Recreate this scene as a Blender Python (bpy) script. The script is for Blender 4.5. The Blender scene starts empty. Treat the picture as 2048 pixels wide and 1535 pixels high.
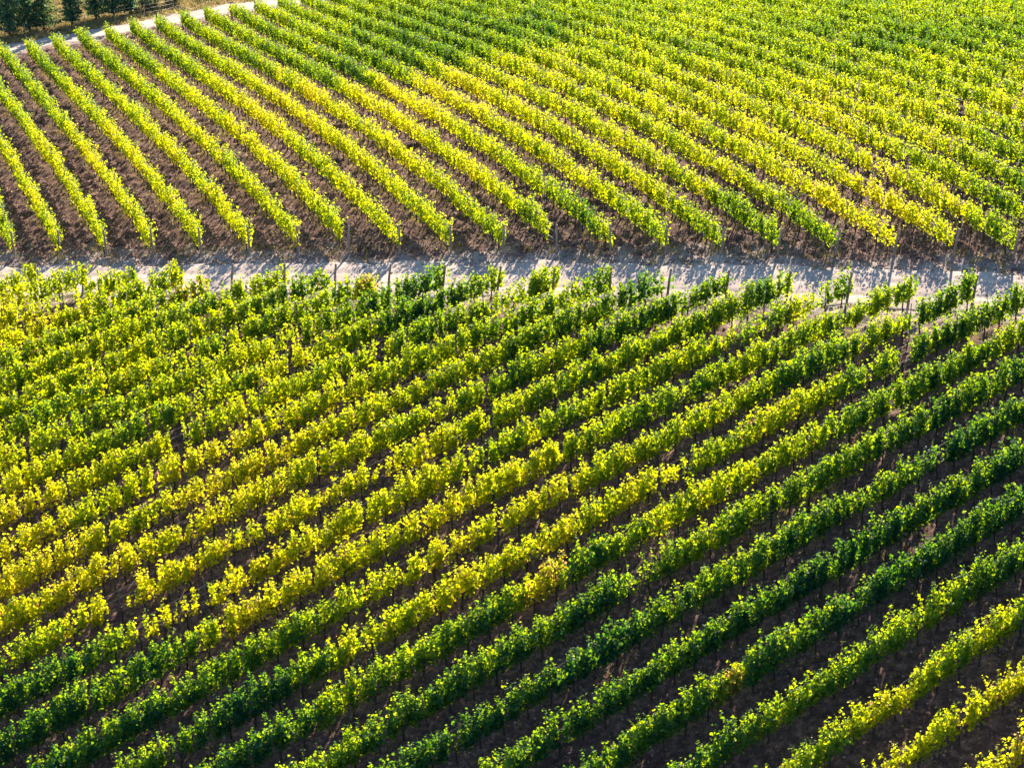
import bpy, math, random
import numpy as np
rng = np.random.default_rng(11)
random.seed(5)
R = math.radians
SC = bpy.context.scene
COL = SC.collection

# ------------------------------------------------------------------ terrain
TC = np.array([3.538751, 3.499879, -0.492318, -0.693096, -2.875847, 0.175645, -0.240552,
               0.397855, 0.146284, 0.131918, -0.231287, 0.049789, -0.170532, 0.071552])
def terrain(x, y):
    x = np.asarray(x, float); y = np.asarray(y, float)
    u = np.clip(x, -62, 62)/40.; v = (np.clip(y, 48, 222)-90.)/40.
    B = (u, v, u*u, u*v, v*v, u**3, u*u*v, u*v*v, v**3, u**4, u**3*v, u*u*v*v, u*v**3, v**4)
    return sum(c*b for c, b in zip(TC, B))

def smooth_noise(x, y, scale, seed):
    """value noise on a hashed lattice, -1..1"""
    x = np.asarray(x)/scale; y = np.asarray(y)/scale
    xi = np.floor(x).astype(np.int64); yi = np.floor(y).astype(np.int64)
    fx = x-xi; fy = y-yi
    fx = fx*fx*(3-2*fx); fy = fy*fy*(3-2*fy)
    def h(a, b):
        n = (a*374761393 + b*668265263 + seed*1442695041) & 0x7fffffff
        n = ((n ^ (n >> 13))*1274126177) & 0x7fffffff
        n = n ^ (n >> 16)
        return (n & 0xffff)/32767.5-1
    return ((h(xi, yi)*(1-fx)+h(xi+1, yi)*fx)*(1-fy) + (h(xi, yi+1)*(1-fx)+h(xi+1, yi+1)*fx)*fy)

# ------------------------------------------------------------------ camera
CAM_H, PITCH, ROLL, FPX = 40.0, 0.41868, -0.029207, 3982.0
cam = bpy.data.cameras.new('camera'); camo = bpy.data.objects.new('camera', cam); COL.objects.link(camo)
from mathutils import Matrix
camo.matrix_world = Matrix.Translation((0, 0, CAM_H)) @ Matrix.Rotation(math.pi/2-PITCH, 4, 'X') @ Matrix.Rotation(ROLL, 4, 'Z')
cam.sensor_width = 36; cam.lens = FPX*36/2048; cam.clip_start = 1; cam.clip_end = 3000
SC.camera = camo
def project(x, y, z):
    p, r = PITCH, ROLL
    dz = z-CAM_H
    a = x; b = y*np.sin(p)+dz*np.cos(p); w = y*np.cos(p)-dz*np.sin(p)
    a, b = a/w, b/w
    c, s = np.cos(r), np.sin(r)
    a, b = a*c+b*s, -a*s+b*c
    return 1024+FPX*a, 767.5-FPX*b       # used only to leave out row lengths the frame never shows

# ------------------------------------------------------------------ materials
def mat(name):
    m = bpy.data.materials.new(name); m.use_nodes = True
    nt = m.node_tree; nt.nodes.clear()
    return m, nt, nt.nodes, nt.links
def ramp(nodes, stops, interp='LINEAR'):
    r = nodes.new('ShaderNodeValToRGB'); cr = r.color_ramp; cr.interpolation = interp
    while len(cr.elements) < len(stops): cr.elements.new(.5)
    for e, (p, c) in zip(cr.elements, stops):
        e.position = p; e.color = (c[0], c[1], c[2], 1)
    return r

def leaf_material(name, refl, trans, rough=.6, mixt=.53):
    m, nt, N, L = mat(name)
    out = N.new('ShaderNodeOutputMaterial')
    at = N.new('ShaderNodeAttribute'); at.attribute_name = 'tone'
    r1 = ramp(N, refl); r2 = ramp(N, trans)
    L.new(at.outputs['Fac'], r1.inputs['Fac']); L.new(at.outputs['Fac'], r2.inputs['Fac'])
    v = N.new('ShaderNodeAttribute'); v.attribute_name = 'val'
    m1 = N.new('ShaderNodeVectorMath'); m1.operation = 'SCALE'
    m2 = N.new('ShaderNodeVectorMath'); m2.operation = 'SCALE'
    L.new(r1.outputs[0], m1.inputs[0]); L.new(v.outputs['Fac'], m1.inputs['Scale'])
    L.new(r2.outputs[0], m2.inputs[0]); L.new(v.outputs['Fac'], m2.inputs['Scale'])
    pb = N.new('ShaderNodeBsdfPrincipled'); pb.inputs['Roughness'].default_value = rough
    pb.inputs['Specular IOR Level'].default_value = .16
    L.new(m1.outputs[0], pb.inputs['Base Color'])
    tr = N.new('ShaderNodeBsdfTranslucent'); L.new(m2.outputs[0], tr.inputs['Color'])
    mx = N.new('ShaderNodeMixShader'); mx.inputs[0].default_value = mixt
    L.new(pb.outputs[0], mx.inputs[1]); L.new(tr.outputs[0], mx.inputs[2])
    L.new(mx.outputs[0], out.inputs['Surface'])
    return m
LEAF = leaf_material('vine_leaf',
    [(0, (.005, .072, .056)), (.3, (.016, .11, .040)), (.6, (.10, .20, .016)), (.88, (.32, .32, .01)), (1, (.42, .18, .07))],
    [(0, (.12, .32, .006)), (.3, (.46, .66, .004)), (.6, (.80, .88, .004)), (.88, (.95, .90, .01)), (1, (.95, .46, .18))])
PINE = leaf_material('conifer_needles',
    [(0, (.03, .13, .12)), (1, (.14, .22, .08))], [(0, (.08, .22, .09)), (1, (.40, .50, .10))], .5, .45)
SHRUBM = leaf_material('shrub_leaf',
    [(0, (.10, .13, .10)), (1, (.20, .22, .12))], [(0, (.14, .2, .1)), (1, (.3, .34, .14))], .6, .3)
GRASSM = leaf_material('dry_grass_blade',
    [(0, (.08, .11, .04)), (.5, (.30, .24, .10)), (1, (.50, .38, .18))], [(0, (.12, .2, .05)), (.5, (.4, .33, .12)), (1, (.6, .45, .2))], .7, .35)

def simple(name, base, rough=.8, metal=0, scale=8, var=.35, bump=.3, bscale=40, stretch=(1, 1, 1)):
    m, nt, N, L = mat(name)
    out = N.new('ShaderNodeOutputMaterial'); pb = N.new('ShaderNodeBsdfPrincipled')
    tc = N.new('ShaderNodeTexCoord'); mp = N.new('ShaderNodeMapping'); mp.inputs['Scale'].default_value = stretch
    L.new(tc.outputs['Object'], mp.inputs[0])
    nz = N.new('ShaderNodeTexNoise'); nz.inputs['Scale'].default_value = scale; nz.inputs['Detail'].default_value = 5
    L.new(mp.outputs[0], nz.inputs['Vector'])
    r = ramp(N, [(.3, [c*(1-var) for c in base]), (.7, [c*(1+var) for c in base])])
    L.new(nz.outputs[0], r.inputs[0]); L.new(r.outputs[0], pb.inputs['Base Color'])
    pb.inputs['Roughness'].default_value = rough; pb.inputs['Metallic'].default_value = metal
    b = N.new('ShaderNodeBump'); b.inputs['Strength'].default_value = bump; b.inputs['Distance'].default_value = .02
    n2 = N.new('ShaderNodeTexNoise'); n2.inputs['Scale'].default_value = bscale; L.new(mp.outputs[0], n2.inputs['Vector'])
    L.new(n2.outputs[0], b.inputs['Height']); L.new(b.outputs[0], pb.inputs['Normal'])
    L.new(pb.outputs[0], out.inputs[0])
    return m
BARK = simple('vine_bark', (.055, .038, .028), .9, 0, 20, .4, .8, 60, (1, 1, .2))
POSTW = simple('weathered_post_wood', (.30, .235, .185), .85, 0, 10, .35, .5, 50, (1, 1, .15))
STEEL = simple('galvanised_post_steel', (.20, .22, .24), .5, .6, 12, .3, .1)
WIRE = simple('trellis_wire', (.30, .30, .30), .6, .3, 4, .2, 0)
HOSE = simple('drip_hose_plastic', (.03, .03, .035), .38, 0, 4, .2, 0)
PBARK = simple('conifer_bark', (.10, .07, .05), .9, 0, 14, .4, .6)

def soil_material(name, cols, road=False):
    m, nt, N, L = mat(name)
    out = N.new('ShaderNodeOutputMaterial'); pb = N.new('ShaderNodeBsdfPrincipled')
    tc = N.new('ShaderNodeTexCoord')
    def noise(s, d=6, ro=.6):
        n = N.new('ShaderNodeTexNoise'); n.inputs['Scale'].default_value = s; n.inputs['Detail'].default_value = d
        n.inputs['Roughness'].default_value = ro; L.new(tc.outputs['Object'], n.inputs['Vector']); return n
    n1 = noise(.35, 5); n2 = noise(3.2, 8, .7); n3 = noise(14, 6, .7)
    a = ramp(N, [(.3, cols[0]), (.5, cols[1]), (.72, cols[2])]); L.new(n2.outputs[0], a.inputs[0])
    b = ramp(N, [(.35, (.78, .78, .80)), (.65, (1.18, 1.15, 1.1))]); L.new(n1.outputs[0], b.inputs[0])
    mul = N.new('ShaderNodeMix'); mul.data_type = 'RGBA'; mul.blend_type = 'MULTIPLY'; mul.inputs[0].default_value = 1
    L.new(a.outputs[0], mul.inputs[6]); L.new(b.outputs[0], mul.inputs[7])
    vor = N.new('ShaderNodeTexVoronoi'); vor.inputs['Scale'].default_value = 5.5 if not road else 9
    L.new(tc.outputs['Object'], vor.inputs['Vector'])
    c = ramp(N, [(0, (1.35, 1.3, 1.25)), (.16, (1, 1, 1)), (1, (.9, .9, .9))]); L.new(vor.outputs['Distance'], c.inputs[0])
    mul2 = N.new('ShaderNodeMix'); mul2.data_type = 'RGBA'; mul2.blend_type = 'MULTIPLY'; mul2.inputs[0].default_value = .8 if not road else .25
    L.new(mul.outputs[2], mul2.inputs[6]); L.new(c.outputs[0], mul2.inputs[7])
    last = mul2.outputs[2]
    if not road:      # road dust spread over the headland
        ad = N.new('ShaderNodeAttribute'); ad.attribute_name = 'dust'
        md = N.new('ShaderNodeMix'); md.data_type = 'RGBA'; md.inputs[7].default_value = (.46, .385, .335, 1)
        L.new(ad.outputs['Fac'], md.inputs[0]); L.new(last, md.inputs[6]); last = md.outputs[2]
    if not road:      # parched grass where the field ends
        at = N.new('ShaderNodeAttribute'); at.attribute_name = 'verge'
        gn = noise(1.1, 6, .65)
        g = ramp(N, [(.35, (.12, .13, .04)), (.5, (.42, .31, .13)), (.7, (.60, .42, .22))]); L.new(gn.outputs[0], g.inputs[0])
        mg = N.new('ShaderNodeMix'); mg.data_type = 'RGBA'
        L.new(at.outputs['Fac'], mg.inputs[0]); L.new(last, mg.inputs[6]); L.new(g.outputs[0], mg.inputs[7])
        last = mg.outputs[2]
    L.new(last, pb.inputs['Base Color'])
    pb.inputs['Roughness'].default_value = .95
    pb.inputs['Specular IOR Level'].default_value = .15
    bp = N.new('ShaderNodeBump'); bp.inputs['Strength'].default_value = 1 if not road else .5; bp.inputs['Distance'].default_value = .06 if not road else .025
    L.new(n3.outputs[0], bp.inputs['Height'])
    bp2 = N.new('ShaderNodeBump'); bp2.inputs['Strength'].default_value = .8 if not road else .3; bp2.inputs['Distance'].default_value = .08
    L.new(n2.outputs[0], bp2.inputs['Height']); L.new(bp.outputs[0], bp2.inputs['Normal'])
    L.new(bp2.outputs[0], pb.inputs['Normal']); L.new(pb.outputs[0], out.inputs[0])
    return m
SOIL = soil_material('tilled_soil', [(.055, .034, .032), (.14, .080, .066), (.40, .23, .175)])  # soil tones, contrast widened to paint in shade and sunlit specks
CLOD = simple('soil_clod', (.30, .20, .155), .95, 0, 3, .4, .5, 20)
ROADM = soil_material('road_dust', [(.40, .335, .29), (.50, .425, .375), (.58, .50, .445)], True)

# ------------------------------------------------------------------ mesh helpers
def mesh_np(name, V, F, m, attrs=None, smooth=False):
    """V (n,3) array, F (f,k) array of equal-size faces"""
    me = bpy.data.meshes.new(name)
    V = np.ascontiguousarray(V, dtype=np.float32); F = np.ascontiguousarray(F, dtype=np.int32)
    me.vertices.add(len(V)); me.vertices.foreach_set('co', V.ravel())
    me.loops.add(F.size); me.loops.foreach_set('vertex_index', F.ravel())
    me.polygons.add(len(F)); me.polygons.foreach_set('loop_start', np.arange(0, F.size, F.shape[1], dtype=np.int32))
    me.polygons.foreach_set('loop_total', np.full(len(F), F.shape[1], dtype=np.int32))
    me.update(calc_edges=True)
    if attrs:
        for k, (dom, a) in attrs.items():
            at = me.attributes.new(k, 'FLOAT', dom); at.data.foreach_set('value', np.ascontiguousarray(a, dtype=np.float32))
    me.materials.append(m)
    if smooth: me.polygons.foreach_set('use_smooth', np.ones(len(F), dtype=bool))
    return me
def link(name, data, parent=None, loc=(0, 0, 0), **props):
    o = bpy.data.objects.new(name, data); o.location = loc
    if parent is not None: o.parent = parent
    for k, v in props.items(): o[k] = v
    COL.objects.link(o); return o
class MB:
    def __init__(s): s.v = []; s.f = []; s.n = 0
    def tube(s, P, rad, sides=6, cap=True):
        P = np.asarray(P, float); n = len(P); rad = np.broadcast_to(np.asarray(rad, float), (n,))
        T = np.gradient(P, axis=0); T /= np.linalg.norm(T, axis=1)[:, None]+1e-9
        up = np.array([0, 0, 1.]) if abs(T[0, 2]) < .8 else np.array([1., 0, 0])
        ang = np.arange(sides)*2*np.pi/sides
        for i in range(n):
            a = np.cross(T[i], up); a /= np.linalg.norm(a); b = np.cross(T[i], a)
            s.v.append(P[i]+rad[i]*(np.cos(ang)[:, None]*a+np.sin(ang)[:, None]*b))
        for i in range(n-1):
            for j in range(sides):
                k = (j+1) % sides; o = s.n
                s.f.append((o+i*sides+j, o+i*sides+k, o+(i+1)*sides+k, o+(i+1)*sides+j))
        m0 = s.n; s.n += n*sides
        if cap:
            for base, ring in ((P[0], m0), (P[-1], m0+(n-1)*sides)):
                s.v.append(base[None, :]); c = s.n; s.n += 1
                for j in range(sides):
                    s.f.append((c, ring+j, ring+(j+1) % sides, ring+(j+1) % sides))
        return s
    def box(s, x0, x1, y0, y1, z0, z1):
        s.v.append(np.array([[x, y, z] for x in (x0, x1) for y in (y0, y1) for z in (z0, z1)], float)); o = s.n
        for q in ((0, 1, 3, 2), (4, 6, 7, 5), (0, 4, 5, 1), (2, 3, 7, 6), (0, 2, 6, 4), (1, 5, 7, 3)): s.f.append(tuple(o+i for i in q))
        s.n += 8; return s
    def mesh(s, name, m, smooth=True):
        V = np.concatenate(s.v)
        me = bpy.data.meshes.new(name)
        F = [tuple(dict.fromkeys(f)) for f in s.f]
        me.from_pydata(V.tolist(), [], F); me.materials.append(m)
        if smooth: me.polygons.foreach_set('use_smooth', np.ones(len(F), dtype=bool))
        me.update(); return me

def leaves(C, Nrm, size, tone, val, rich):
    """flat folded leaf blades: C centres, Nrm blade normals, random spin. -> V, F, attrs"""
    n = len(C)
    Nn = Nrm/(np.linalg.norm(Nrm, axis=1)[:, None]+1e-9)
    down = np.array([0, 0, -1.])+rng.normal(0, .55, (n, 3))      # blades hang tip down
    t = down-np.sum(down*Nn, 1)[:, None]*Nn; t /= np.linalg.norm(t, axis=1)[:, None]+1e-9
    s = np.cross(Nn, t)
    sz = size[:, None]
    fold = rng.uniform(.05, .32, n)[:, None]
    if rich:
        P = [(-.42, 0, 0), (-.46, .42, 1), (.12, .56, 1), (.60, 0, .15), (.12, -.56, 1), (-.46, -.42, 1)]
        F = [(0, 1, 2), (0, 2, 3), (0, 3, 4), (0, 4, 5)]
    else:
        P = [(-.5, 0, 0), (-.08, .52, 1), (.56, 0, .1), (-.08, -.52, 1)]
        F = [(0, 1, 2), (0, 2, 3)]
    k = len(P); V = np.empty((n, k, 3))
    for i, (a, b, c) in enumerate(P):
        V[:, i] = C+sz*(a*t+b*s-c*fold*Nn)
    F = (np.arange(n)[:, None, None]*k+np.array(F)[None]).reshape(-1, 3)
    rep = len(F)//n
    return V.reshape(-1, 3), F, {'tone': ('FACE', np.repeat(tone, rep)), 'val': ('FACE', np.repeat(val, rep))}
CT_L= [(-25.9, 105.2, 0.45), (-26.5, 102.6, 0.8), (-22.2, 100.1, 0.5), (-18.3, 101.5, 0.4), (-18.8, 95.6, 0.6), (-23.2, 91.4, 0.45), (-18.1, 91.1, 0.5), (-18.7, 86.9, 0.45), (-11.2, 99.6, 0.35), (-12.1, 93.9, 0.6), (-5.8, 98.1, 0.1), (-5.6, 92.2, 0.5), (-0.5, 96.7, 0.3), (-7.8, 87.7, 0.6), (4.5, 93.1, 0.25), (7.4, 97.2, 0.15), (12.2, 93.6, 0.25), (17.0, 93.6, 0.1), (14.3, 90.8, 0.5), (17.8, 90.0, 0.5), (22.0, 91.2, 0.1), (23.6, 88.6, 0.35), (1.9, 89.4, 0.45), (9.1, 87.8, 0.4), (6.4, 84.5, 0.4), (15.7, 84.4, 0.35), (20.5, 85.3, 0.25), (23.4, 83.2, 0.15), (19.3, 79.2, 0.1), (22.0, 77.0, 0.05), (10.7, 81.4, 0.5), (3.9, 81.5, 0.5), (-0.6, 84.7, 0.5), (-5.2, 82.6, 0.65), (-10.0, 83.6, 0.7), (-14.5, 82.5, 0.75), (-19.4, 83.6, 0.7), (-22.3, 80.2, 0.95), (-22.9, 84.3, 0.6), (-16.1, 77.0, 0.9), (-11.8, 78.0, 0.85), (-7.3, 77.1, 0.8), (-2.9, 78.1, 0.75), (1.6, 79.2, 0.7), (1.4, 75.4, 0.85), (5.9, 78.3, 0.65), (10.2, 77.4, 0.55), (7.7, 73.9, 0.5), (13.4, 76.8, 0.35), (16.5, 76.2, 0.15), (13.9, 73.1, 0.1), (17.9, 72.3, 0.05), (20.4, 70.1, 0.1), (-20.0, 74.4, 0.9), (-15.6, 73.5, 0.85), (-11.3, 73.3, 0.85), (-7.1, 73.5, 0.8), (-2.8, 73.4, 0.8), (0.5, 72.1, 0.75), (3.4, 72.3, 0.35), (7.4, 70.9, 0.1), (11.4, 70.2, 0.05), (15.3, 69.4, 0.05), (19.1, 68.7, 0.1), (-19.3, 70.1, 0.15), (-14.9, 68.7, 0.1), (-11.1, 71.7, 0.75), (-10.8, 68.6, 0.2), (-8.5, 69.4, 0.3), (-6.9, 70.3, 0.6), (-3.8, 70.4, 0.55), (-0.8, 69.2, 0.15), (3.2, 68.5, 0.05), (9.1, 67.5, 0.05), (12.9, 66.8, 0.05), (16.7, 66.7, 0.4), (19.7, 67.1, 0.35), (-18.6, 66.6, 0.1), (-10.5, 65.2, 0.1), (-2.7, 65.2, 0.1), (4.9, 63.9, 0.1), (10.6, 64.3, 0.25), (10.2, 61.7, 0.4), (14.1, 62.9, 0.65), (18.1, 64.4, 0.75), (15.5, 60.9, 0.8), (18.2, 60.9, 0.95), (13.5, 59.5, 0.9), (6.5, 61.1, 0.15), (-0.8, 62.3, 0.15)]
CT_U= [(-40.1, 163.8, 0.3), (-37.7, 147.5, 0.4), (-31.8, 134.2, 0.7), (-30.6, 122.0, 0.6), (-31.2, 117.3, 0.4), (-27.0, 118.6, 0.65), (-31.1, 149.3, 0.5), (-39.4, 174.6, 0.35), (-25.4, 127.6, 0.75), (-30.6, 170.2, 0.3), (-26.8, 147.1, 0.55), (-21.5, 136.3, 0.7), (-20.6, 118.2, 0.65), (-18.3, 124.6, 0.6), (-26.2, 170.2, 0.35), (-19.8, 152.7, 0.6), (-14.8, 140.8, 0.8), (-18.4, 158.4, 0.3), (-16.8, 172.5, 0.35), (-11.9, 152.3, 0.15), (-8.1, 154.5, 0.1), (-10.5, 131.2, 0.65), (-13.0, 120.3, 0.6), (-7.9, 113.7, 0.6), (-7.3, 137.1, 0.85), (-3.8, 138.6, 0.8), (-8.7, 167.4, 0.15), (-2.1, 153.3, 0.1), (1.9, 160.8, 0.1), (-0.2, 145.8, 0.6), (3.3, 136.9, 0.6), (-3.5, 122.2, 0.65), (-0.4, 111.2, 0.55), (1.9, 108.0, 0.3), (5.7, 115.7, 0.6), (9.4, 149.2, 0.4), (8.5, 168.7, 0.3), (13.6, 154.1, 0.4), (10.4, 137.0, 0.5), (13.0, 128.2, 0.55), (15.1, 117.8, 0.6), (11.4, 112.0, 0.6), (12.2, 105.8, 0.3), (15.0, 103.5, 0.3), (17.1, 110.3, 0.7), (21.8, 121.2, 0.6), (21.5, 141.1, 0.35), (26.2, 147.7, 0.25), (30.6, 141.2, 0.15), (36.3, 150.7, 0.35), (37.7, 142.5, 0.2), (29.7, 129.1, 0.45), (31.3, 121.6, 0.5), (23.4, 113.0, 0.6), (20.9, 107.4, 0.75), (24.1, 102.5, 0.7), (26.6, 101.8, 0.3), (28.1, 104.5, 0.25), (26.5, 114.1, 0.5), (28.9, 111.3, 0.35), (20.1, 158.8, 0.35), (16.9, 167.0, 0.4)]
GL = [(13.4, 40.7), (12.9, 27.6), (18.8, 44.2), (16.8, 63.8), (7.4, 43.9), (23.0, 50.5), (8.9, 54.6), (1.2, 38.0), (3.7, 43.9), (8.7, 34.9), (13.5, 61.0)]
GU = [(17.5, -96.0), (18.4, -96.0), (22.1, -103.8), (23.6, -128.0), (17.1, -139.5), (6.3, -130.1)]
RED = [(5.9, -129.8), (4.9, -126.7), (22.0, 43.1), (3.0, 43.3), (6.3, 50.1), (-2.1, 45.1), (17.8, 41.5)]
# ------------------------------------------------------------------ vineyard layout
D = 2.5
TH_U, OFF_U = -1.217366, 13.887732
TH_L, OFF_L = 0.598361, 102.02178
RAT = 0.971072
def row_frame(b, k):
    """returns (origin function of t, direction, normal)"""
    th = TH_U if b == 'far' else TH_L
    d = np.array([math.cos(th), math.sin(th)]); n = np.array([-math.sin(th), math.cos(th)])
    c = OFF_U+D*k if b == 'far' else OFF_L-D*RAT*(k-.1)
    return c, d, n
def row_ends(b, k):
    if b == 'far': return (-183.4-.5*(k-3), -116.0+1.84*k)
    return (-60., 40.0+1.95*k)

def tone_field(b, x, y):
    T = np.array(CT_U if b == 'far' else CT_L)
    d2 = (x[:, None]-T[None, :, 0])**2+((y[:, None]-T[None, :, 1])*.6)**2
    w = 1/(d2+1.)**2
    return (w*T[None, :, 2]).sum(1)/w.sum(1)
GAPS = {}
for (k, t), w in zip(GL, [1.4, 1.6, .6, 1.0, .5, .4, .6, 1.1, .6, 1.1, .5]): GAPS.setdefault(('near', round(k)), []).append((t, w))
for (k, t), w in zip(GU, [.6, .4, .9, .6, .4, .2]): GAPS.setdefault(('far', round(k)), []).append((t, w))
REDS = {}
for i, ((k, t), w) in enumerate(zip(RED, [1.0, .7, .8, 1.0, .6, .5, 1.1])): REDS.setdefault(('far' if i < 2 else 'near', round(k)), []).append((t, w))

# shared small parts, a few variants each, scaled/turned per copy
def trunk_mesh(i):
    r = random.Random(100+i); m = MB()
    P = [(0, 0, -.1)]; x = y = 0
    for z in np.linspace(.12, .78, 6):
        x += r.uniform(-.035, .035); y += r.uniform(-.035, .035); P.append((x, y, z))
    m.tube(P, [.06, .045, .038, .036, .034, .036, .042], 7)
    for s in (-1, 1):
        Q = [(x, y, .74)]
        for j, a in enumerate((.1, .25, .4, .56)): Q.append((x*(1-a)+s*a, y*(1-a)+r.uniform(-.03, .03), .80+r.uniform(-.02, .03)))
        m.tube(Q, [.034, .028, .024, .018, .01], 6)
    return m.mesh('trunk', BARK)
TRUNKS = [trunk_mesh(i) for i in range(6)]
def end_post_mesh(i):
    r = random.Random(i); m = MB()
    m.tube([(0, 0, -.3), (.01, 0, .5), (0, .01, 1.2), (r.uniform(-.02, .02), 0, 1.80), (r.uniform(-.02, .02), 0, 1.84)], [.064, .06, .056, .052, .04], 10)
    return m.mesh('end_post', POSTW)
ENDP = [end_post_mesh(i) for i in range(3)]
_m = MB(); _m.box(-.022, .022, -.003, .003, -.3, 1.95); _m.box(-.022, -.016, -.02, -.0035, -.3, 1.95); _m.box(.016, .022, -.02, -.0035, -.3, 1.95)
LINEP = _m.mesh('line_post', STEEL, False)

def along(b, k, t, off=0., z=0.):
    c, d, n = row_frame(b, k)
    t = np.asarray(t, float)
    x = d[0]*t+n[0]*(c+off); y = d[1]*t+n[1]*(c+off)
    return x, y, terrain(x, y)+z

ORD = ['first', 'second', 'third', 'fourth', 'fifth', 'sixth', 'seventh', 'eighth', 'ninth', 'tenth', 'eleventh', 'twelfth', 'thirteenth',
       'fourteenth', 'fifteenth', 'sixteenth', 'seventeenth', 'eighteenth', 'nineteenth', 'twentieth', 'twenty-first']
def tone_word(v):
    return 'dark green' if v < .2 else 'mid green' if v < .38 else 'yellow-green' if v < .6 else 'yellowing'
leaf_total = 0
def build_row(b, k):
    global leaf_total
    t0, t1 = row_ends(b, k)
    ts = np.arange(t1, t0, -.5)
    x, y, z = along(b, k, ts, 0, 1.)
    px, py = project(x, y, z)
    vis = (px > -230) & (px < 2048+230) & (py > -70) & (py < 1535+150)
    if not vis.any() or not ((px > 0) & (px < 2048) & (py > -14) & (py < 1575)).any(): return
    vt = ts[vis]; tmax, tmin = vt.max(), vt.min()
    has_end = tmax > t1-.6; has_far = (b == 'far') and tmin < t0+.8
    if has_end: tmax = t1
    # ---- vines
    sp = 1.1
    gap_end = {6: 1.9, 10: 1.9}.get(k, .7) if b == 'far' else {3: 2.0, 6: 1.6, 5: .9}.get(k, .3)
    tv = np.arange(t1-gap_end, tmin-.3, -sp); tv = tv[tv < tmax+.2]
    x, y, z = along(b, k, tv)
    seed = (0 if b == 'far' else 500)+k
    tone = tone_field(b, x, y)+.13*smooth_noise(tv, tv*0+k*7.3, 3.1, seed)+.10*smooth_noise(tv, tv*0+k*3.7, 1.1, seed+9)
    tone = np.clip(tone*.95, 0, .80)
    vig = 1.05-.35*tone_field(b, x, y)+.12*smooth_noise(tv, tv*0+1.5, 1.1, seed+77)+.14*smooth_noise(tv, tv*0+9.5, 2.6, seed+5)
    alive = np.ones(len(tv), bool)
    for (gt, gw) in GAPS.get((b, k), []): (alive.__iand__(~(np.abs(tv-gt) < gw*.6)) if gw > .7 else vig.__imul__(np.where(np.abs(tv-gt) < gw+.2, .5, 1.)))
    if b == 'near':
        weak = smooth_noise(tv, tv*0+k*5.1, 1.7, seed+31) > .80
        vig = np.where(weak, vig*.45, vig)
    red = np.zeros(len(tv))
    for (gt, gw) in REDS.get((b, k), []): red = np.maximum(red, np.clip(1.3-np.abs(tv-gt)/gw, 0, 1))
    # ---- shoots
    ms = np.maximum(3, np.round((24 if b == 'near' else 21)*np.clip(vig, .35, 1.2)).astype(int))*alive
    vi = np.repeat(np.arange(len(tv)), ms); ns = len(vi)
    so_ = np.clip(rng.normal(0, .42, ns), -.8, .8); st = tv[vi]+so_
    top = (1.90 if b == 'near' else 1.86)
    hv = top+.24*smooth_noise(tv, tv*0+2.5, 1.0, seed+51)+.12*smooth_noise(tv, tv*0+4.5, 2.8, seed+52)+.35*(np.clip(vig, .5, 1.2)-.85)
    sh = hv[vi]-.20*(so_/.55)**2+rng.normal(0, .10, ns)+(rng.random(ns) < .05)*rng.uniform(.1, .4, ns)
    wob = .10*smooth_noise(tv, tv*0+6.5, 1.3, seed+61); wid = 1+.35*smooth_noise(tv, tv*0+8.5, 1.1, seed+62)
    ldir = rng.normal(0, .165 if b == 'near' else .19, ns)*wid[vi]; adir = rng.normal(0, .14, ns)
    flop = (rng.random(ns) < .4)*rng.uniform(.1, .5, ns)          # tip hangs outward and down
    # ---- leaves
    dist = np.sqrt(x.mean()**2+y.mean()**2+40**2)
    rich = b == 'near'
    dens = 30 if b == 'near' else 22
    lsz = .112 if b == 'near' else .128
    nl = rng.poisson(dens*np.clip(vig[vi], .55, 1.1))+3
    si = np.repeat(np.arange(ns), nl); n = len(si)
    if n == 0: return
    u = rng.random(n)**.92
    low = .56+.16*rng.random(n)
    zz = low+(sh[si]-low)*u
    bend = flop[si]*np.clip(u-.6, 0, 1)**2/.16
    lat = ldir[si]*(.25+u)+np.sign(ldir[si])*bend*.45
    zz = zz-bend*.5
    pet = rng.normal(0, 1, (n, 3)); pet /= np.linalg.norm(pet, axis=1)[:, None]; pet *= rng.uniform(.03, .13, n)[:, None]
    pet[:, 1] *= 1.15; pet[:, 2] *= .7
    tt = st[si]+adir[si]*u+pet[:, 0]; oo = wob[vi][si]+lat+pet[:, 1]; zz = zz+pet[:, 2]
    # a few low laterals and a hanging fringe under the cordon
    drop = rng.random(n) < .06; zz = np.where(drop, rng.uniform(.45, .8, n), zz); oo = np.where(drop, oo*.6, oo)
    c, d, nn = row_frame(b, k)
    X = d[0]*tt+nn[0]*(c+oo); Y = d[1]*tt+nn[1]*(c+oo); Z = terrain(X, Y)+zz
    outw = np.sign(oo+rng.normal(0, .12, n))
    Nr = rng.normal(0, .55, (n, 3))
    Nr[:, 0] += nn[0]*outw*.8; Nr[:, 1] += nn[1]*outw*.8; Nr[:, 2] += .35+.7*np.clip(u-.6, 0, 1)/.4
    size = lsz*rng.uniform(.5, 1.45, n)*(1-.3*u**3)
    tn = tone[vi][si]+rng.normal(0, .08, ns)[si]+rng.normal(0, .08, n)+.16*(np.clip(.35-u, 0, 1)/.35)*(.4+tone[vi][si])
    tn = np.minimum(tn, .9); tn += (rng.random(n) < .015)*rng.uniform(.1, .6, n)
    rd = red[vi][si]; tn = np.where((rng.random(n) < rd*.5), rng.uniform(.82, 1.0, n), tn)
    tn = np.clip(tn, 0, 1)
    vl = np.clip(rng.normal(1, .16, n), .55, 1.5)
    ox, oy, oz = (float(v) for v in along(b, k, tmax if b == 'near' else tmax))
    base = np.array([ox, oy, oz])
    V, F, A = leaves(np.stack([X, Y, Z], 1)-base, Nr, size, tn, vl, rich)
    leaf_total += n
    # ---- label
    mt = tone_word(float(np.mean(tone_field(b, x, y))))
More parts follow.
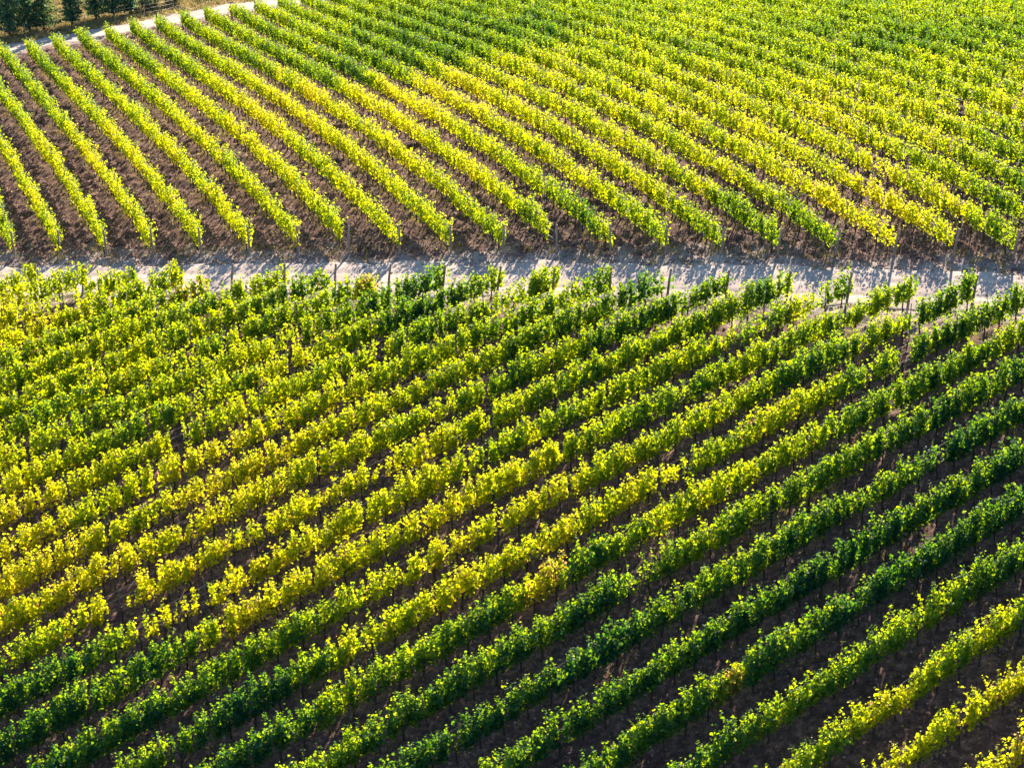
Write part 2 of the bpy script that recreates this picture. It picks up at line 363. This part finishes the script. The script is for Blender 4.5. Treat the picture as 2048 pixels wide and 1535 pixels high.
    if b == 'far':
        if k <= 18: lab = f'{mt} vine row, its end post {ORD[k+1]} from left along the road far edge'
        else: lab = f'{mt} vine row, {ORD[k-19]} up the right edge beyond the roadside posts'
    else:
        if k <= 16: lab = f'{mt} vine row, its end post {ORD[k+1]} from left along the road near edge'
        else: lab = f'{mt} vine row meeting the right edge {ORD[26-k]} up from the bottom corner'
    grp = 'trellised vine rows beyond the dirt road' if b == 'far' else 'trellised vine rows on the near side of the dirt road'
    root = link('vine_row', None, None, base, label=lab, category='vine row', group=grp)
    root.empty_display_size = .5
    link('foliage', mesh_np('foliage', V, F, LEAF, A), root)
    # ---- trunks
    ang = math.atan2(d[1], d[0])
    rr = random.Random(seed)
    idx = np.arange(len(tv))
    pxy = project(x, y, z+.4); inside = (pxy[0] > -60) & (pxy[0] < 2108) & (pxy[1] > -20) & (pxy[1] < 1580)
    idx = idx[inside]
    if len(idx) > 100: idx = idx[:100]
    for j in idx:
        if rr.random() < .02: continue
        o = link('trunk', TRUNKS[rr.randrange(6)], root, (x[j]-ox, y[j]-oy, z[j]-oz))
        o.rotation_euler = (rr.uniform(-.05, .05), rr.uniform(-.05, .05), ang+rr.choice((0, math.pi))); s = rr.uniform(.85, 1.15); o.scale = (1, s, 1)
    # ---- posts
    if has_end:
        o = link('end_post', ENDP[k % 3], root, (0, 0, 0)); lean = rr.uniform(.10, .2) if b == 'near' else rr.uniform(-.02, .1)
        if b == 'far' and k >= 13: lean = .24
        dd = d; o.rotation_euler = (-lean*dd[1]+rr.uniform(-.04, .04), lean*dd[0]+rr.uniform(-.03, .03), 0)
        o.scale = (1.15, 1.15, 1.02 if b == 'near' else .97)
    if has_far:
        fx, fy, fz = (float(v) for v in along(b, k, t0+.1))
        link('end_post', ENDP[(k+1) % 3], root, (fx-ox, fy-oy, fz-oz))
    tp = np.arange(t1-.2-5.5*(.6+.4*rr.random()), max(tmin, t0+1), -5.5)
    X_, Y_, Z_ = along(b, k, tp)
    for a, b_, c_ in zip(X_, Y_, Z_):
        q = project(a, b_, c_+1)
        if -60 < q[0] < 2108 and -20 < q[1] < 1560:
            o = link('line_post', LINEP, root, (a-ox, b_-oy, c_-oz)); o.rotation_euler = (rr.uniform(-.02, .02), rr.uniform(-.02, .02), ang)
    # ---- wires and drip hose
    tw = np.arange(tmin, tmax+.01, 1.1); tw = np.append(tw, tmax) if tmax-tw[-1] > .05 else tw
    for h, rad, m_, nm in ((.80, .005, WIRE, 'wire'), (1.25, .004, WIRE, 'wire'), (1.62, .004, WIRE, 'wire'), (.52, .013, HOSE, 'drip_hose')):
        wx, wy, wz = along(b, k, tw, .03 if nm == 'drip_hose' else .0, h)
        if nm == 'drip_hose': wz = wz-.05*np.abs(np.sin(tw*1.3+k))
        m = MB(); m.tube(np.stack([wx-ox, wy-oy, wz-oz], 1), rad, 4 if nm == 'drip_hose' else 3)
        link(nm, m.mesh(nm, m_), root)

for k in range(-1, 33): build_row('far', k)
for k in range(-1, 27): build_row('near', k)
print('leaves', leaf_total)

# ------------------------------------------------------------------ ground
RW_ = 2.2
ROAD_C = [(-62, 121.5), (-46, 115.2), (-30.2, 110.6), (-14.8, 106.6), (-.5, 102.3), (12.8, 98.2), (26.1, 94.0), (45, 87.5), (70, 79)]
TRK_C = [(-80, 172), (-62, 179), (-50, 182.5), (-41.5, 187.3), (-34.5, 192), (-27.5, 197), (-18, 200.5), (5, 206), (60, 214)]
def road_sd(P, x, y, half, seed):
    """distance inside the road edge (positive inside)"""
    P = np.array(P); best = np.full(x.shape, 1e9)
    for a, b in zip(P[:-1], P[1:]):
        v = b-a; t = np.clip(((x-a[0])*v[0]+(y-a[1])*v[1])/(v@v), 0, 1)
        best = np.minimum(best, np.hypot(x-a[0]-t*v[0], y-a[1]-t*v[1]))
    e = half+.5*smooth_noise(x, y, 2.6, seed)+.35*smooth_noise(x, y, .9, seed+1)+.12*smooth_noise(x, y, .35, seed+2)
    return e-best
def ground_relief(x, y):
    """tilled soil: ruts along the rows, clods, flattened under the roads"""
    sr = road_sd(ROAD_C, x, y, RW_, 3); s2 = road_sd(TRK_C, x, y, 2.2, 8)
    flat = np.clip(1-np.maximum(sr, s2)/-.8, 0, 1)          # 1 on the road, 0 from .8 m out
    # which block
    far_side = road_side(x, y)
    cu = (-np.sin(TH_U)*x+np.cos(TH_U)*y-OFF_U)/D; cl = (OFF_L-(-np.sin(TH_L)*x+np.cos(TH_L)*y))/(D*RAT)
    ph = np.where(far_side, cu, cl); fr = ph-np.floor(ph)
    rut = -.07*np.exp(-((fr-.30)/.07)**2)-.07*np.exp(-((fr-.70)/.07)**2)+.06*np.exp(-((fr-.5)/.1)**2)+.05*np.cos(2*np.pi*fr)
    cl_ = .10*smooth_noise(x, y, .62, 21)+.07*smooth_noise(x, y, .28, 22)+.04*smooth_noise(x, y, .2, 24)+.05*smooth_noise(x, y, 2.2, 23)
    cl_ = cl_*(1+.5*smooth_noise(x, y, 3.5, 29))
    inf = ((y > 52) & (y < 214) & (np.abs(x) < 64)).astype(float)
    return (rut+cl_)*(1-flat)*inf-.06*flat
def road_side(x, y):
    P = np.array(ROAD_C); return y > np.interp(x, P[:, 0], P[:, 1])
def axis(lo, hi, st, out):
    a = np.arange(lo, hi+st/2, st); g = st*1.35**np.arange(1, 26); g = np.cumsum(g); g = g[g < out]
    return np.concatenate([lo-g[::-1], a, hi+g])
gx = axis(-56, 50, .2, 2500); gy = axis(57, 212, .2, 2500)
XX, YY = np.meshgrid(gx, gy, indexing='ij'); xf, yf = XX.ravel(), YY.ravel()
zf = terrain(xf, yf)+ground_relief(xf, yf)
nx, ny = len(gx), len(gy)
I = (np.arange(nx-1)[:, None]*ny+np.arange(ny-1)[None]).ravel()
Fg = np.stack([I, I+ny, I+ny+1, I+1], 1)
P_ = np.array(TRK_C); beyond = yf-np.interp(xf, P_[:, 0], P_[:, 1])-1.2
verge = np.clip(beyond/1.2+.4*smooth_noise(xf, yf, 1.3, 41), 0, 1)
dust = np.clip(1+road_sd(ROAD_C, xf, yf, RW_, 3)/2.6+.5*smooth_noise(xf, yf, .8, 44)+.25*smooth_noise(xf, yf, .3, 45), 0, 1)
dust = np.maximum(dust, .8*np.clip(1+road_sd(TRK_C, xf, yf, 2.2, 8)/2.2+.3*smooth_noise(xf, yf, .9, 46), 0, 1))
link('ground', mesh_np('ground', np.stack([xf, yf, zf], 1), Fg, SOIL, {'verge': ('POINT', verge), 'dust': ('POINT', dust)}, True), kind='structure')
def road_sheet(name, C, half, seed, x0, x1):
    P = np.array(C); xs = np.arange(x0, x1, .3)
    yc = np.interp(xs, P[:, 0], P[:, 1]); k = np.linspace(-half-1.1, half+1.1, 42)
    sl = np.gradient(yc, xs); nn = np.stack([-sl, np.ones_like(sl)], 1); nn /= np.linalg.norm(nn, axis=1)[:, None]
    X = xs[:, None]+nn[:, :1]*k[None]; Y = yc[:, None]+nn[:, 1:]*k[None]
    sd = road_sd(C, X.ravel(), Y.ravel(), half, seed)
    kk = np.tile(k, len(xs))
    tracks = -.035*np.exp(-((np.abs(kk)-.8)/.22)**2)
    Z = terrain(X.ravel(), Y.ravel())-.01+tracks+.014*smooth_noise(X.ravel(), Y.ravel(), .5, 61)+.012*smooth_noise(X.ravel(), Y.ravel(), .22, 62)+.03*smooth_noise(X.ravel(), Y.ravel(), 2.5, 63)
    Z = np.where(sd < 0, Z+sd*.5, Z)        # the edge dives under the soil
    n1, n2 = len(xs), len(k)
    I = (np.arange(n1-1)[:, None]*n2+np.arange(n2-1)[None]).ravel()
    link(name, mesh_np(name, np.stack([X.ravel(), Y.ravel(), Z], 1), np.stack([I, I+n2, I+n2+1, I+1], 1), ROADM, None, True), kind='structure')
road_sheet('road', ROAD_C, RW_, 3, -60, 68)
road_sheet('track', TRK_C, 2.2, 8, -78, 58)

# ---- clods and stones (uncountable)
def blobs(name, n, pick, smin, smax, m, label):
    X, Y, S = pick(n); n = len(X)
    O = np.array([(1, 0, 0), (-1, 0, 0), (0, 1, 0), (0, -1, 0), (0, 0, 1), (0, 0, -1)], float)
    Fo = np.array([(0, 2, 4), (2, 1, 4), (1, 3, 4), (3, 0, 4), (2, 0, 5), (1, 2, 5), (3, 1, 5), (0, 3, 5)])
    sz = (smin+(smax-smin)*rng.random(n)**3)*S
    V = O[None]*sz[:, None, None]*rng.uniform(.5, 1.2, (n, 6, 3)).clip(0)
    V[:, :, 2] *= .65; a = rng.uniform(0, 6.28, n); c, s = np.cos(a)[:, None], np.sin(a)[:, None]
    x = V[:, :, 0]*c-V[:, :, 1]*s; y = V[:, :, 0]*s+V[:, :, 1]*c; V[:, :, 0] = x+X[:, None]; V[:, :, 1] = y+Y[:, None]
    V[:, :, 2] += (terrain(X, Y)+ground_relief(X, Y)+.01)[:, None]
    F = (np.arange(n)[:, None, None]*6+Fo[None]).reshape(-1, 3)
    link(name, mesh_np(name, V.reshape(-1, 3), F, m), kind='stuff', label=label, category='soil clods')
def in_frame(X, Y, m=40):
    q = project(X, Y, terrain(X, Y)); return (q[0] > -m) & (q[0] < 2048+m) & (q[1] > -m) & (q[1] < 1535+m)
def pick_soil(n):
    X = rng.uniform(-52, 46, n); Y = rng.uniform(58, 210, n)
    sd = np.maximum(road_sd(ROAD_C, X, Y, RW_, 3), road_sd(TRK_C, X, Y, 2.2, 8))
    P = np.array(TRK_C); far = Y > np.interp(X, P[:, 0], P[:, 1])
    keep = in_frame(X, Y) & (sd < .15) & ~far & (smooth_noise(X, Y, 1.6, 71)+rng.normal(0, .5, n) > -.1)
    return X[keep], Y[keep], np.ones(keep.sum())
blobs('soil_clods', 260000, pick_soil, .015, .11, CLOD, 'loose reddish-brown clods of tilled soil between the vine rows')
def pick_head(n):
    X = rng.uniform(-34, 32, n); P = np.array(ROAD_C); Y = np.interp(X, P[:, 0], P[:, 1])+rng.uniform(-2.6, 7.5, n)
    keep = in_frame(X, Y) & ((rng.random(n) < .06) | (road_sd(ROAD_C, X, Y, RW_, 3) < .2)); return X[keep], Y[keep], np.ones(keep.sum())
blobs('headland_clods', 26000, pick_head, .02, .13, CLOD, 'pale clods and stones strewn on the ploughed strip along the road')

# ---- dry grass, weeds and fallen leaves (uncountable)
def tufts(name, X, Y, h, per, tone0, tone1, label, cat, m=GRASSM, w=.012):
    n = len(X); i = np.repeat(np.arange(n), per); N = len(i)
    hh = h*rng.uniform(.4, 1.2, N)*rng.uniform(.6, 1.3, n)[i]
    bx = X[i]+rng.normal(0, .09, N); by = Y[i]+rng.normal(0, .09, N); bz = (terrain(X, Y)+ground_relief(X, Y))[i]
    dx = rng.normal(0, .45, N)*hh; dy = rng.normal(0, .45, N)*hh; a = rng.uniform(0, 3.14, N)
    wx = np.cos(a)*w; wy = np.sin(a)*w
    V = np.stack([np.stack([bx-wx, by-wy, bz-.02], 1), np.stack([bx+wx, by+wy, bz-.02], 1), np.stack([bx+dx, by+dy, bz+hh], 1)], 1)
    F = np.arange(N*3).reshape(-1, 3)
    link(name, mesh_np(name, V.reshape(-1, 3), F, m, {'tone': ('FACE', rng.uniform(tone0, tone1, N)), 'val': ('FACE', rng.uniform(.7, 1.2, N))}),
         kind='stuff', label=label, category=cat)
def row_scatter(b, ks, n, sig):
    k = rng.integers(ks[0], ks[1]+1, n); t0 = np.array([row_ends(b, q) for q in range(ks[0], ks[1]+1)])[k-ks[0]]
    t = t0[:, 0]+(t0[:, 1]-t0[:, 0])*rng.random(n)
    th = TH_U if b == 'far' else TH_L
    c = OFF_U+D*k if b == 'far' else OFF_L-D*RAT*(k-.1); o = rng.normal(0, sig, n)
    x = math.cos(th)*t-math.sin(th)*(c+o); y = math.sin(th)*t+math.cos(th)*(c+o)
    f = in_frame(x, y); return x[f], y[f]
x1, y1 = row_scatter('far', (-1, 31), 16000, .16); x2, y2 = row_scatter('near', (-1, 26), 12000, .16)
xs_, ys_ = np.concatenate([x1, x2]), np.concatenate([y1, y2])
kp = smooth_noise(xs_, ys_, 2.6, 91)+rng.normal(0, .3, len(xs_)) > .1
tufts('dry_grass', xs_[kp], ys_[kp], .22, 10, .2, 1, 'straw-coloured grass tufts under the vine rows', 'dry grass')
hx = rng.uniform(-34, 32, 900); P = np.array(ROAD_C); hy = np.interp(hx, P[:, 0], P[:, 1])+np.where(rng.random(900) < .75, rng.uniform(1.9, 5, 900), rng.uniform(-3.2, -1.9, 900))
kp = smooth_noise(hx, hy, 1.5, 95) > .1
tufts('roadside_weeds', hx[kp], hy[kp], .25, 16, 0, .8, 'sparse weeds and dead stalks on the headland beside the dirt road', 'weeds')
# fallen leaves
x1, y1 = row_scatter('far', (-1, 31), 30000, .5); x2, y2 = row_scatter('near', (-1, 26), 26000, .5)
lx, ly = np.concatenate([x1, x2]), np.concatenate([y1, y2]); n = len(lx)
Nr = rng.normal(0, .3, (n, 3)); Nr[:, 2] += 1
V, F, A = leaves(np.stack([lx, ly, terrain(lx, ly)+ground_relief(lx, ly)+.025], 1), Nr, rng.uniform(.06, .11, n), rng.uniform(.6, 1, n), rng.uniform(.6, 1.1, n), False)
link('fallen_leaves', mesh_np('fallen_leaves', V, F, LEAF, A), kind='stuff', label='fallen yellow and brown vine leaves scattered on the soil under the rows', category='fallen leaves')

# ------------------------------------------------------------------ field edge: grass, conifers, shrub, fence
n = 34000; X = rng.uniform(-66, -5, n); Y = rng.uniform(180, 226, n); Pt = np.array(TRK_C)
kp = (Y > np.interp(X, Pt[:, 0], Pt[:, 1])+1.9+.5*smooth_noise(X, Y, 1.2, 3)) & in_frame(X, Y, 250)
tufts('parched_grass', X[kp], Y[kp], .30, 9, .15, 1., 'parched golden and green grass behind the conifers past the upper track', 'grass', GRASSM, .03)

def conifer(x, y, h, w, seed, label, lean=0, dark=0., base=.08):
    r = np.random.default_rng(seed); z = float(terrain(x, y))
    root = link('conifer', None, None, (x, y, z), label=label, category='conifer', group='conifers along the track at the top left')
    m = MB(); m.tube([(0, 0, -.2), (.02, .01, h*.35), (lean*.5, 0, h*.7), (lean, 0, h*.98)], [.13, .10, .06, .015], 8)
    nb = int(h*24)
    link('trunk', m.mesh('trunk', PBARK), root)
    C = []; T = []; NR = []; br = MB()
    for i in range(nb):
        u = i/nb; zb = h*(base+(.97-base)*u); a = i*2.399+r.uniform(-.4, .4)
        ln = w*.5*(1-u)**.75*r.uniform(.55, 1.15)+.12
        up = .15+.5*u+r.uniform(-.12, .12)
        d_ = np.array([math.cos(a), math.sin(a), up]); P0 = np.array([lean*u, 0, zb])
        s = np.linspace(0, 1, 4)[:, None]; Q = P0+d_*ln*s+np.array([0, 0, -.12*ln])*np.sin(s*3.14)
        br.tube(Q, [.022, .016, .011, .004], 3, False)
        q = int(24*ln/.8)+8
        ss = r.random(q)**.6; pos = P0+d_*ln*ss[:, None]+r.normal(0, 1, (q, 3))*(.05+.12*ln*(1-.5*ss))[:, None]*[1, 1, .55]
        C.append(pos); T.append(np.clip(.25+.5*(ss-.5)+r.normal(0, .2, q)-dark, 0, 1)); NR.append(r.normal(0, 1, (q, 3))+[0, 0, .6])
    link('branches', br.mesh('branches', PBARK), root)
    C = np.concatenate(C); T = np.concatenate(T); NR = np.concatenate(NR); n = len(C)
    V, F, A = leaves(C, NR, r.uniform(.10, .22, n), T, r.uniform(.7, 1.2, n), False)
    link('crown', mesh_np('crown', V, F, PINE, A), root)
conifer(-47.6, 190.3, 4.9, 3.4, 1, 'broad dark conifer cut by the left edge, nearest the upper left corner', .1, .1)
conifer(-45.9, 191.6, 5.4, 2.9, 2, 'tall conifer with spreading low boughs, second from the left corner', -.1, .1)
conifer(-44.6, 192.0, 4.2, 3.1, 7, 'lighter conifer with long bough reaching right, beside a thin fence stake', .1, -.1)
conifer(-42.1, 193.3, 5.6, 2.3, 3, 'narrow dark conifer standing alone at the track edge, fourth from the left', 0, .2)
conifer(-40.2, 195.8, 5.2, 2.7, 4, 'bushy dark conifer with bare stems below, fifth from the left', .1, .15)
conifer(-38.5, 196.4, 5.0, 2.5, 5, 'dark conifer just right of the bushy one, sixth from the left', -.1, .2)
conifer(-37.0, 196.9, 4.4, 2.2, 6, 'smallest dark conifer, last one before the grey-green shrubs', 0, .15)
conifer(-49.3, 204, 5.0, 3.2, 8, 'pale conifer standing behind the others in the upper left corner', 0, -.2)

def shrub(x, y, w, h, seed, label):
    r = np.random.default_rng(seed); z = float(terrain(x, y))
    root = link('shrub', None, None, (x, y, z), label=label, category='shrub', group='grey-green shrubs by the upper track')
    n = 2600; v = r.normal(0, 1, (n, 3)); v /= np.linalg.norm(v, axis=1)[:, None]; v *= (r.random(n)**.4)[:, None]
    lump = 1+.25*np.sin(v[:, 0]*5+seed)+.2*np.sin(v[:, 1]*6)
    C = v*[w/2, w/2, h*.55]*lump[:, None]+[0, 0, h*.5]
    V, F, A = leaves(C, r.normal(0, 1, (n, 3)), r.uniform(.08, .18, n), r.random(n), r.uniform(.7, 1.2, n), False)
    link('foliage', mesh_np('foliage', V, F, SHRUBM, A), root)
    m = MB()
    for i in range(7):
        a = i*.9; m.tube([(0, 0, -.1), (math.cos(a)*w*.12, math.sin(a)*w*.12, h*.35), (math.cos(a)*w*.3, math.sin(a)*w*.3, h*.8)], [.04, .025, .01], 5, False)
    link('stems', m.mesh('stems', PBARK), root)
shrub(-35.4, 198.6, 2.3, 1.7, 1, 'wispy pale grey-green shrub right after the last dark conifer')
shrub(-33.3, 201.3, 3.0, 2.1, 2, 'larger rounded grey-green shrub, right one of the pair by the track')
shrub(-29.0, 204.8, 3.4, 1.6, 3, 'low shrub at the very top edge, right of the rounded one')

fence = link('wire_fence', None, None, (-43.5, 192.6, float(terrain(-43.5, 192.6))), label='thin stake fence with wires between the conifers and the upper track', category='fence')
fx = np.arange(-56, -30, 2.6); fy = np.interp(fx, Pt[:, 0], Pt[:, 1])+3.3; fz = terrain(fx, fy); f0 = np.array(fence.location)
for a, b, c in zip(fx, fy, fz):
    m = MB(); m.tube([(0, 0, -.2), (0, 0, .7), (0.01, 0, 1.35)], [.035, .035, .03], 6)
    link('fence_post', m.mesh('fence_post', POSTW), fence, (a-f0[0], b-f0[1], c-f0[2]))
for h in (.5, .9, 1.25):
    m = MB(); m.tube(np.stack([fx-f0[0], fy-f0[1], fz+h-f0[2]], 1), .006, 3); link('wire', m.mesh('wire', WIRE), fence)

# ------------------------------------------------------------------ light
SUN_AZ, SUN_EL = 17.0, 22.0
w = bpy.data.worlds.new('World'); SC.world = w; w.use_nodes = True
N = w.node_tree.nodes; L = w.node_tree.links; N.clear()
sky = N.new('ShaderNodeTexSky'); sky.sky_type = 'NISHITA'; sky.sun_disc = False
sky.sun_elevation = R(SUN_EL); sky.sun_rotation = R(SUN_AZ); sky.air_density = 1.0; sky.dust_density = .2; sky.ozone_density = 3
bg = N.new('ShaderNodeBackground'); bg.inputs[1].default_value = .065; wo = N.new('ShaderNodeOutputWorld')
L.new(sky.outputs[0], bg.inputs[0]); L.new(bg.outputs[0], wo.inputs[0])
sl = bpy.data.lights.new('sun', 'SUN'); sl.energy = 5.0; sl.angle = R(.5); sl.color = (1, .83, .66)
so = link('sun', sl, None, (30, 100, 60))
from mathutils import Vector
dv = Vector((math.sin(R(SUN_AZ))*math.cos(R(SUN_EL)), math.cos(R(SUN_AZ))*math.cos(R(SUN_EL)), math.sin(R(SUN_EL))))
so.rotation_euler = dv.to_track_quat('Z', 'Y').to_euler()
SC.view_settings.view_transform = 'Standard'; SC.view_settings.look = 'None'; SC.view_settings.gamma = 1
SC.view_settings.exposure = 1.88
SC.render.engine = 'CYCLES'
SC.cycles.max_bounces = 6; SC.cycles.diffuse_bounces = 2; SC.cycles.transmission_bounces = 4; SC.cycles.glossy_bounces = 2
